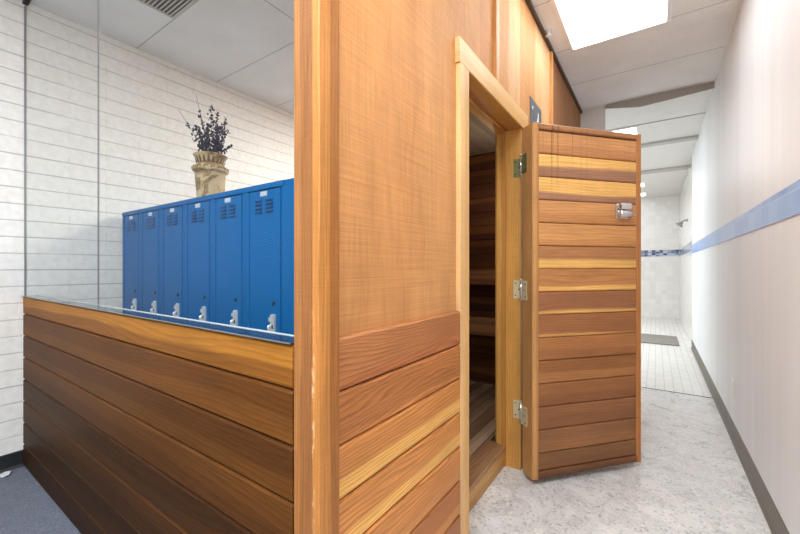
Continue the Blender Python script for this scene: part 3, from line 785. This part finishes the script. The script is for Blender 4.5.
ol = empty('outlet_cover', (XR, 3.44, 0.36), 'white outlet cover low on the glossy corridor wall', 'outlet')
b = MB(); b.box(XR - 0.007, XR - 0.0005, 3.40, 3.475, 0.302, 0.42); part(b, 'plate', 'white_paint', ol, 0.003)
for zc in (0.335, 0.387):
    b = MB(); b.box(XR - 0.0095, XR - 0.0065, 3.42, 3.455, zc - 0.015, zc + 0.015); f = part(b, 'socket', 'white_paint', ol, 0.001)

def troffer(name, x0, x1, y0, y1, label, mat='lamp', nlouv=0):
    e = empty(name, ((x0 + x1) / 2, (y0 + y1) / 2, CEIL), label, 'ceiling light')
    b = MB(); fw = 0.022; z0, z1 = CEIL - 0.012, CEIL - 0.0005
    b.box(x0 - fw, x1 + fw, y0 - fw, y0, z0, z1); b.box(x0 - fw, x1 + fw, y1, y1 + fw, z0, z1)
    b.box(x0 - fw, x0, y0, y1, z0, z1); b.box(x1, x1 + fw, y0, y1, z0, z1)
    part(b, 'frame', 'white_paint', e, 0.002)
    b = MB(); b.box(x0 + 0.0005, x1 - 0.0005, y0 + 0.0005, y1 - 0.0005, CEIL - 0.006, CEIL - 0.001); o = part(b, 'diffuser', mat, e); o['label'] = 'glowing white diffuser'
    return e
troffer('ceiling_light', -0.515, 0.062, 1.90, 3.085, 'large bright white ceiling light over the corridor beside the plywood wall')
troffer('ceiling_light', -0.78, -0.19, 5.21, 5.80, 'bright square ceiling light in the shower room just above the open door', 'lamp_far')
troffer('ceiling_light', -0.80, -0.19, 8.75, 9.15, 'small bright ceiling light deep in the shower room, upper of two beside the door edge', 'lamp_far')
troffer('ceiling_light', -0.80, -0.19, 9.95, 10.35, 'small bright ceiling light deep in the shower room, lower of two beside the door edge', 'lamp_far')

vt = empty('air_vent', (-2.36, 0.90, CEIL), 'square slatted air vent in the ceiling above the lockers', 'air vent')
vx0, vx1, vy0, vy1 = -2.655, -2.05, 0.64, 1.192
b = MB(); b.box(vx0 + 0.012, vx1 - 0.012, vy0 + 0.012, vy1 - 0.012, CEIL - 0.003, CEIL - 0.0005); part(b, 'throat', 'vent_dark', vt)
b = MB(); z0, z1 = CEIL - 0.010, CEIL - 0.0005
b.box(vx0, vx1, vy0, vy0 + 0.014, z0, z1); b.box(vx0, vx1, vy1 - 0.014, vy1, z0, z1); b.box(vx0, vx0 + 0.014, vy0 + 0.014, vy1 - 0.014, z0, z1); b.box(vx1 - 0.014, vx1, vy0 + 0.014, vy1 - 0.014, z0, z1)
part(b, 'frame', 'vent_slat', vt)
b = MB(); yy = vy0 + 0.024
while yy < vy1 - 0.024:
    b.obox((vx0 + 0.014, yy, CEIL - 0.010), X, Vector((0, 0.8, 0.3)).normalized(), Vector((0, -0.3, 0.8)).normalized(), vx1 - vx0 - 0.028, 0.013, 0.0018); yy += 0.0225
part(b, 'slats', 'vent_slat', vt)

# ribbed grille strip sagging under the ceiling end at the shower opening
gr = empty('grille_strip', (0.0, 4.36, CEIL), 'long ribbed grille strip sagging under the ceiling end at the shower opening', 'grille')
def sag(x):
    t = (x + 0.425) / 0.862
    kn = ((0, .032), (.34, .088), (.64, .074), (1.01, .054))
    for (a, p), (c, q) in zip(kn, kn[1:]):
        if t <= c:
            return p + (q - p) * max(0, t - a) / (c - a)
    return 0.060
b = MB(); N = 60
pts, fs = [], []
for i in range(N + 1):
    x = -0.425 + 0.862 * i / N
    for (yy, z) in ((4.352, CEIL - 0.001), (4.352, CEIL - sag(x)), (4.358, CEIL - sag(x)), (4.358, CEIL - 0.001)):
        pts.append((x, yy, z))
for i in range(N):
    for k in range(4):
        k2 = (k + 1) % 4
        fs.append((i * 4 + k, i * 4 + k2, i * 4 + 4 + k2, i * 4 + 4 + k))
fs += [(3, 2, 1, 0), (N * 4, N * 4 + 1, N * 4 + 2, N * 4 + 3)]
b._add(pts, fs); part(b, 'backing', 'grille_back', gr)
b = MB()
for i in range(72):
    x = -0.422 + 0.856 * i / 71
    b.box(x - 0.0032, x + 0.0032, 4.344, 4.3515, CEIL - sag(x), CEIL - 0.002)
part(b, 'ribs', 'vent_slat', gr)
b = MB(); b.tube([(-0.425 + 0.862 * i / 40, 4.349, CEIL - sag(-0.425 + 0.862 * i / 40) - 0.002) for i in range(41)], 0.004, 6); part(b, 'lower_edge', 'grey_batten', gr)

# small white ceiling fitting by the sauna wall
b = MB(); b.lathe([(0.0, 0.0), (0.024, 0.0), (0.024, -0.006), (0.010, -0.010), (0.008, -0.030), (0.018, -0.034), (0.018, -0.038), (0.0, -0.040)][::-1], 18)
tag(b.build('sprinkler_head', M['white_paint'], loc=(-0.622, 2.75, CEIL - 0.0005)), 'small white sprinkler fitting on the ceiling beside the plywood wall', 'sprinkler')

# shower head on the side wall
sh = empty('shower_head', (XR + 0.012, 8.2, 1.93), 'small chrome shower head on the shower room side wall', 'shower head')
b = MB(); b.tube([(XR + 0.011, 8.2, 2.02), (XR - 0.03, 8.2, 2.02), (XR - 0.07, 8.2, 1.985)], 0.012, 10); part(b, 'arm', 'alu', sh)
b = MB()
ax = Vector((-0.62, 0, -0.78)); c0 = Vector((XR - 0.06, 8.2, 1.992))
b.tube([c0, c0 + ax * 0.03, c0 + ax * 0.07, c0 + ax * 0.08], [0.016, 0.03, 0.062, 0.06], 16); part(b, 'rose', 'alu', sh)
b = MB(); b.lathe([(0.0, 0), (0.035, 0), (0.03, 0.012), (0.0, 0.012)], 16); o = b.build('wall_flange', M['alu'], sh); o.location = (-0.0005, 0, 0.09); o.rotation_euler = (0, -math.pi / 2, 0)

b = MB(); b.box(-1.6, 0.30, 7.02, 7.92, 0.0005, 0.018)
tag(b.build('floor_mat', M['mat_grey'], bevel=0.005), 'grey rubber mat on the white tiled shower room floor', 'mat')

b = MB()
pts = [(0, 0, 0.001), (0.09, 0.01, 0.003), (0.11, 0.05, 0.016), (0.05, 0.07, 0.022), (0.0, 0.045, 0.010)]
b._add(pts + [(p[0], p[1], p[2] - 0.001) for p in pts], [(0, 1, 2), (0, 2, 3), (0, 3, 4), (7, 6, 5), (8, 7, 5), (9, 8, 5)])
b.v = [(x * 0.7, y * 0.7, z * 0.8) for x, y, z in b.v]
tag(b.build('paper_scrap', M['paper'], loc=(XL + 0.03, 0.47, LOW)), 'crumpled white paper scrap on the carpet by the black baseboard', 'paper')

# ------------------------------------------------------------------ light
def area(name, loc, sx, sy, watts, rot=(0, 0, 0), col=(0.93, 0.97, 1.0)):
    l = bpy.data.lights.new(name, 'AREA'); l.shape = 'RECTANGLE'; l.size = sx; l.size_y = sy; l.energy = watts; l.color = col
    o = bpy.data.objects.new(name, l); COL.objects.link(o); o.location = loc; o.rotation_euler = rot
    return o
area('corridor_ceiling_lamp', (-0.20, -0.05, CEIL - 0.02), 0.58, 1.18, 50)
area('locker_room_fill', (-1.4, 3.3, CEIL - 0.02), 0.58, 1.18, 105, col=(1, 0.98, 0.95))  # added fill, no fixture: brightens the block wall and ceiling behind the lockers
area('carpet_room_fill', (-1.15, -1.1, CEIL - 0.02), 0.58, 1.0, 62, col=(1, 0.99, 0.97))  # added unseen fill that lights the locker fronts through the glass
pl = bpy.data.lights.new('sauna_fill', 'POINT'); pl.energy = 3.6; pl.color = (1, 0.88, 0.72); pl.shadow_soft_size = 0.06  # added fill without a fixture, lifts the dim sauna interior
po = bpy.data.objects.new('sauna_fill', pl); COL.objects.link(po); po.location = (-0.92, 2.75, 1.80)
area('shower_room_fill', (-1.5, 7.2, CEIL - 0.04), 0.6, 1.2, 74)  # extra unseen fill beside the modelled lights, whitens the shower room
wd = bpy.data.worlds.new('room_air'); scene.world = wd
wd.use_nodes = True
wd.node_tree.nodes['Background'].inputs[0].default_value = (0.98, 0.99, 1.0, 1)
wd.node_tree.nodes['Background'].inputs[1].default_value = 0.55

# ------------------------------------------------------------------ camera
cam = bpy.data.cameras.new('camera'); cam.sensor_width = 36.0; cam.lens = 372.0 / 800.0 * 36.0; cam.clip_start = 0.02
co = bpy.data.objects.new('camera', cam); COL.objects.link(co)
co.location = (0, 0, 1.2); co.rotation_euler = (math.radians(90), 0, math.radians(34.48))
scene.camera = co
scene.view_settings.view_transform = 'Standard'
scene.view_settings.look = 'None'
scene.view_settings.gamma = 1.0
scene.view_settings.exposure = 0.28
scene.view_settings.use_curve_mapping = False
scene.cycles.use_denoising = True
scene.cycles.max_bounces = 10
scene.cycles.diffuse_bounces = 6
